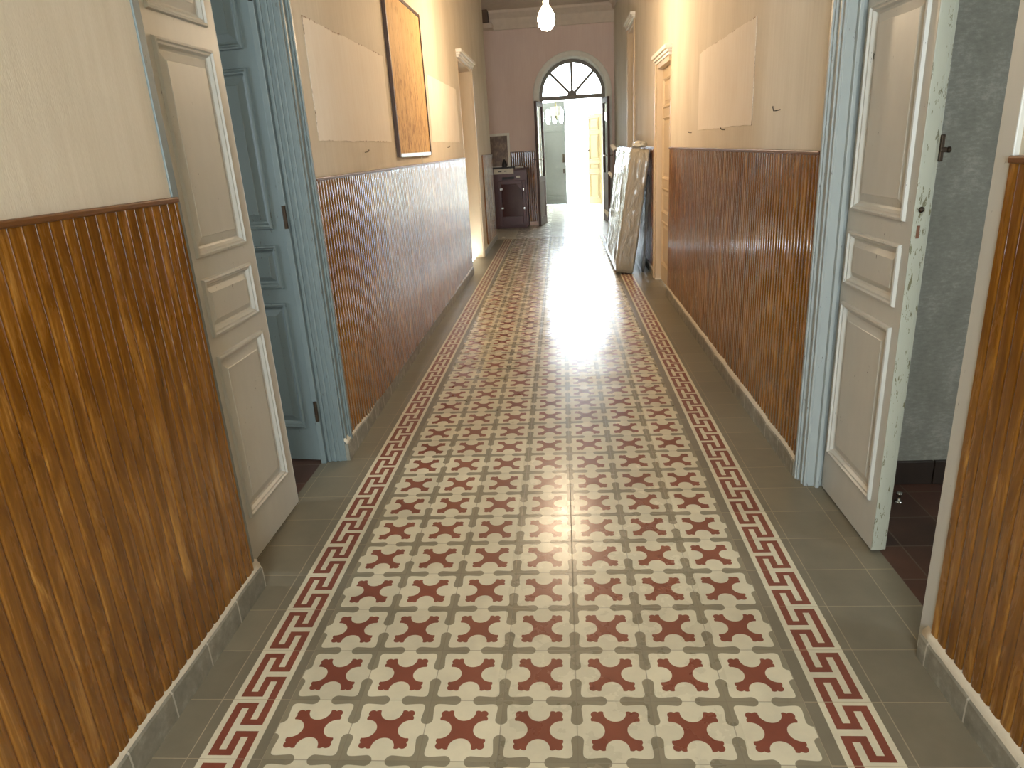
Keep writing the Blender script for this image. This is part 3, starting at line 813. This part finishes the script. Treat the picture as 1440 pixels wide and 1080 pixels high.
# ------------------------------------------------------------------ cabinet and things on it
CY = 11.26
cb = empty('cabinet', (-1.0, 11.42, 0), 'dark mahogany cabinet with one framed door against the far wall', 'cabinet')
cx0, cx1 = -1.42, -.62
bm = BM(); box(bm, cx0, cx1, CY, 11.57, .03, 1.04); box(bm, cx0 + .03, cx1 - .03, CY + .03, 11.56, 0, .03)
obj('carcass', bm, m_mahog, cb, world=True, bevel=.006)
bm = BM(); box(bm, cx0 - .02, cx1 + .02, CY - .025, 11.575, 1.04, 1.07); obj('top_board', bm, m_mahog, cb, world=True, bevel=.008)
bm = BM(); dx0, dx1 = -1.16, -.66
box(bm, dx0, dx0 + .06, CY - .025, CY, .06, .86); box(bm, dx1 - .06, dx1, CY - .025, CY, .06, .86); box(bm, dx0 + .06, dx1 - .06, CY - .025, CY, .80, .86); box(bm, dx0 + .06, dx1 - .06, CY - .025, CY, .06, .22)
v = [bm.verts.new((x, y, z)) for y in (CY - .024, CY - .001) for x, z in ((dx1 - .06, .80), (dx1 - .17, .80), (dx1 - .06, .66))]
bm.faces.new(v[:3]); bm.faces.new(v[3:][::-1]); bm.faces.new((v[1], v[2], v[5], v[4]))
dr = obj('door', bm, m_mahog, cb, world=True, bevel=.005)
bm = BM(); box(bm, dx0 + .055, dx1 - .055, CY - .008, CY - .001, .215, .805); obj('door_panel', bm, simple('glossy_mahogany', srgb(78, 48, 46), .12, stretch=(1, 1, 5)), dr)
for z in (.36, .70):
    bm = BM(); box(bm, dx0 + .03, dx0 + .085, CY - .034, CY - .024, z, z + .035); obj('hinge', bm, m_chrome, dr, bevel=.003)
    bm = BM(); box(bm, dx1 - .05, dx1 - .02, CY - .034, CY - .024, z - .02, z + .02); obj('catch', bm, m_chrome, dr, bevel=.003)
bm = BM(); box(bm, -1.08, -.86, CY - .02, CY + .001, .885, .925); obj('pull_slot', bm, m_black, cb, world=True, bevel=.006)
bm = BM(); box(bm, -.82, -.75, CY - .012, CY + .001, .90, .94); obj('label_plate', bm, m_paper, cb, world=True, bevel=.003)
pf = empty('picture_frame', (-1.1, 11.48, 1.07), 'white framed faded picture leaning on wall atop the cabinet', 'picture')
def leaned(bm):
    for v in bm.verts:
        z = v.co.z; v.co.y += (z - 1.072) * .12
    return bm
bm = BM(); fx0, fx1, fz0, fz1, fy = -1.34, -.92, 1.072, 1.69, 11.45
box(bm, fx0, fx0 + .045, fy, fy + .02, fz0, fz1); box(bm, fx1 - .045, fx1, fy, fy + .02, fz0, fz1); box(bm, fx0 + .045, fx1 - .045, fy, fy + .02, fz0, fz0 + .045); box(bm, fx0 + .045, fx1 - .045, fy, fy + .02, fz1 - .045, fz1)
obj('frame', leaned(bm), m_white, pf, world=True, bevel=.004)
bm = BM(); box(bm, fx0 + .04, fx1 - .04, fy + .008, fy + .015, fz0 + .04, fz1 - .04); obj('print', leaned(bm), m_picture, pf, world=True)
tr = empty('dark_tray', (-1.05, 11.30, 1.07), 'dark shallow tray on the cabinet top', 'tray')
bm = BM(); ya, yb = 11.237, 11.335
box(bm, -1.33, -.84, ya, yb, 1.0715, 1.079); box(bm, -1.33, -.84, ya, ya + .008, 1.079, 1.105); box(bm, -1.33, -.84, yb - .008, yb, 1.079, 1.105); box(bm, -1.33, -1.322, ya + .008, yb - .008, 1.079, 1.105); box(bm, -.848, -.84, ya + .008, yb - .008, 1.079, 1.105)
obj('tray_body', bm, m_black, tr, world=True, bevel=.003)
og = empty('dark_ornament', (-1.03, 11.385, 1.0715), 'dark rounded ornament with small knob in front of the picture', 'ornament')
bm = BM(); lathe(bm, [(.035, 0), (.043, .02), (.046, .07), (.04, .11), (.022, .14), (.018, .15)], n=20); obj('ornament_body', bm, m_black, og, smooth=True)
bm = BM(); lathe(bm, [(.006, .15), (.018, .165), (.018, .18), (.006, .195)], n=14); obj('knob', bm, m_chrome, og, smooth=True)
pp = empty('paper_strip', (-1.02, 11.21, .98), 'white paper strip hanging over the front of the cabinet top', 'paper')
bm = BM(); box(bm, -1.22, -.86, 11.218, 11.222, .985, 1.075); quad(bm, (-1.22, 11.222, 1.076), (-.86, 11.222, 1.076), (-.86, 11.234, 1.077), (-1.22, 11.234, 1.077)); obj('sheet', bm, m_paper, pp, world=True)
for q in ((-1.14, -1.08, 1.02, 1.035), (-1.03, -.99, 1.025, 1.04)):
    bm = BM(); box(bm, q[0], q[1], 11.2165, 11.219, q[2], q[3]); obj('printed_mark', bm, m_black, pp, world=True)
cl = tag(obj('folded_cloth', cloth_block(0, 0, 0, .16, .10, .03, .006, 2.2), m_paper, loc=(-.76, 11.36, 1.071), smooth=True), 'small pale folded cloth at the right end of the cabinet top', 'cloth')
db = tag(obj('floor_debris', cloth_block(0, 0, 0, .05, .03, .012, .004, 9.2), m_paper, loc=(-1.0, 9.9, 0), smooth=True), 'small white scrap of paper on the floor by the far left wall', 'scrap')

# ------------------------------------------------------------------ daylight
w = bpy.data.worlds.new('daylight'); scene.world = w; w.use_nodes = True
nt = w.node_tree; bg_ = nt.nodes['Background']
bg_.inputs[0].default_value = (.80, .92, 1.0, 1); bg_.inputs[1].default_value = 24.0
def portal(name, loc, rot, sx, sy):
    l = bpy.data.lights.new(name, 'AREA'); l.shape = 'RECTANGLE'; l.size = sx; l.size_y = sy
    l.cycles.is_portal = True
    o = bpy.data.objects.new(name, l); COL.objects.link(o); o.location = loc; o.rotation_euler = rot
    tag(o, 'daylight entering through an opening of the house', 'daylight', kind='structure')
    return o
portal('daylight_opening', (-.05, YB - .16, 1.8), (PI / 2, 0, 0), 1.6, 1.8)      # faces +y
portal('daylight_opening', (.25, 16.55, 1.75), (-PI / 2, 0, 0), 1.7, 3.5)       # faces -y
portal('daylight_opening', (3.68, -1.31, 1.5), (0, PI / 2, 0), 1.0, .58)         # faces -x
portal('daylight_opening', (-3.88, .29, 1.5), (0, -PI / 2, 0), 1.0, .38)        # faces +x

# ------------------------------------------------------------------ camera
f, p, yaw, roll = 971.86938, .32913, .08587, -.06082
cy, sy = math.cos(yaw), math.sin(yaw)
F = Vector((-sy * math.cos(p), cy * math.cos(p), -math.sin(p))); r = Vector((cy, sy, 0)); u = r.cross(F)
rr = r * math.cos(roll) + u * math.sin(roll); uu = -r * math.sin(roll) + u * math.cos(roll)
cam = bpy.data.cameras.new('camera'); co = bpy.data.objects.new('camera', cam); COL.objects.link(co)
M = Matrix((rr, uu, -F)).transposed().to_4x4(); M.translation = Vector((.00646, -1.90305, 1.43279))
co.matrix_world = M
cam.sensor_fit = 'HORIZONTAL'; cam.sensor_width = 36; cam.lens = f / 1440 * 36; cam.clip_start = .02
scene.camera = co
vs = scene.view_settings; vs.view_transform = 'Standard'; vs.look = 'None'; vs.gamma = 1; vs.exposure = 0.08; vs.use_curve_mapping = False
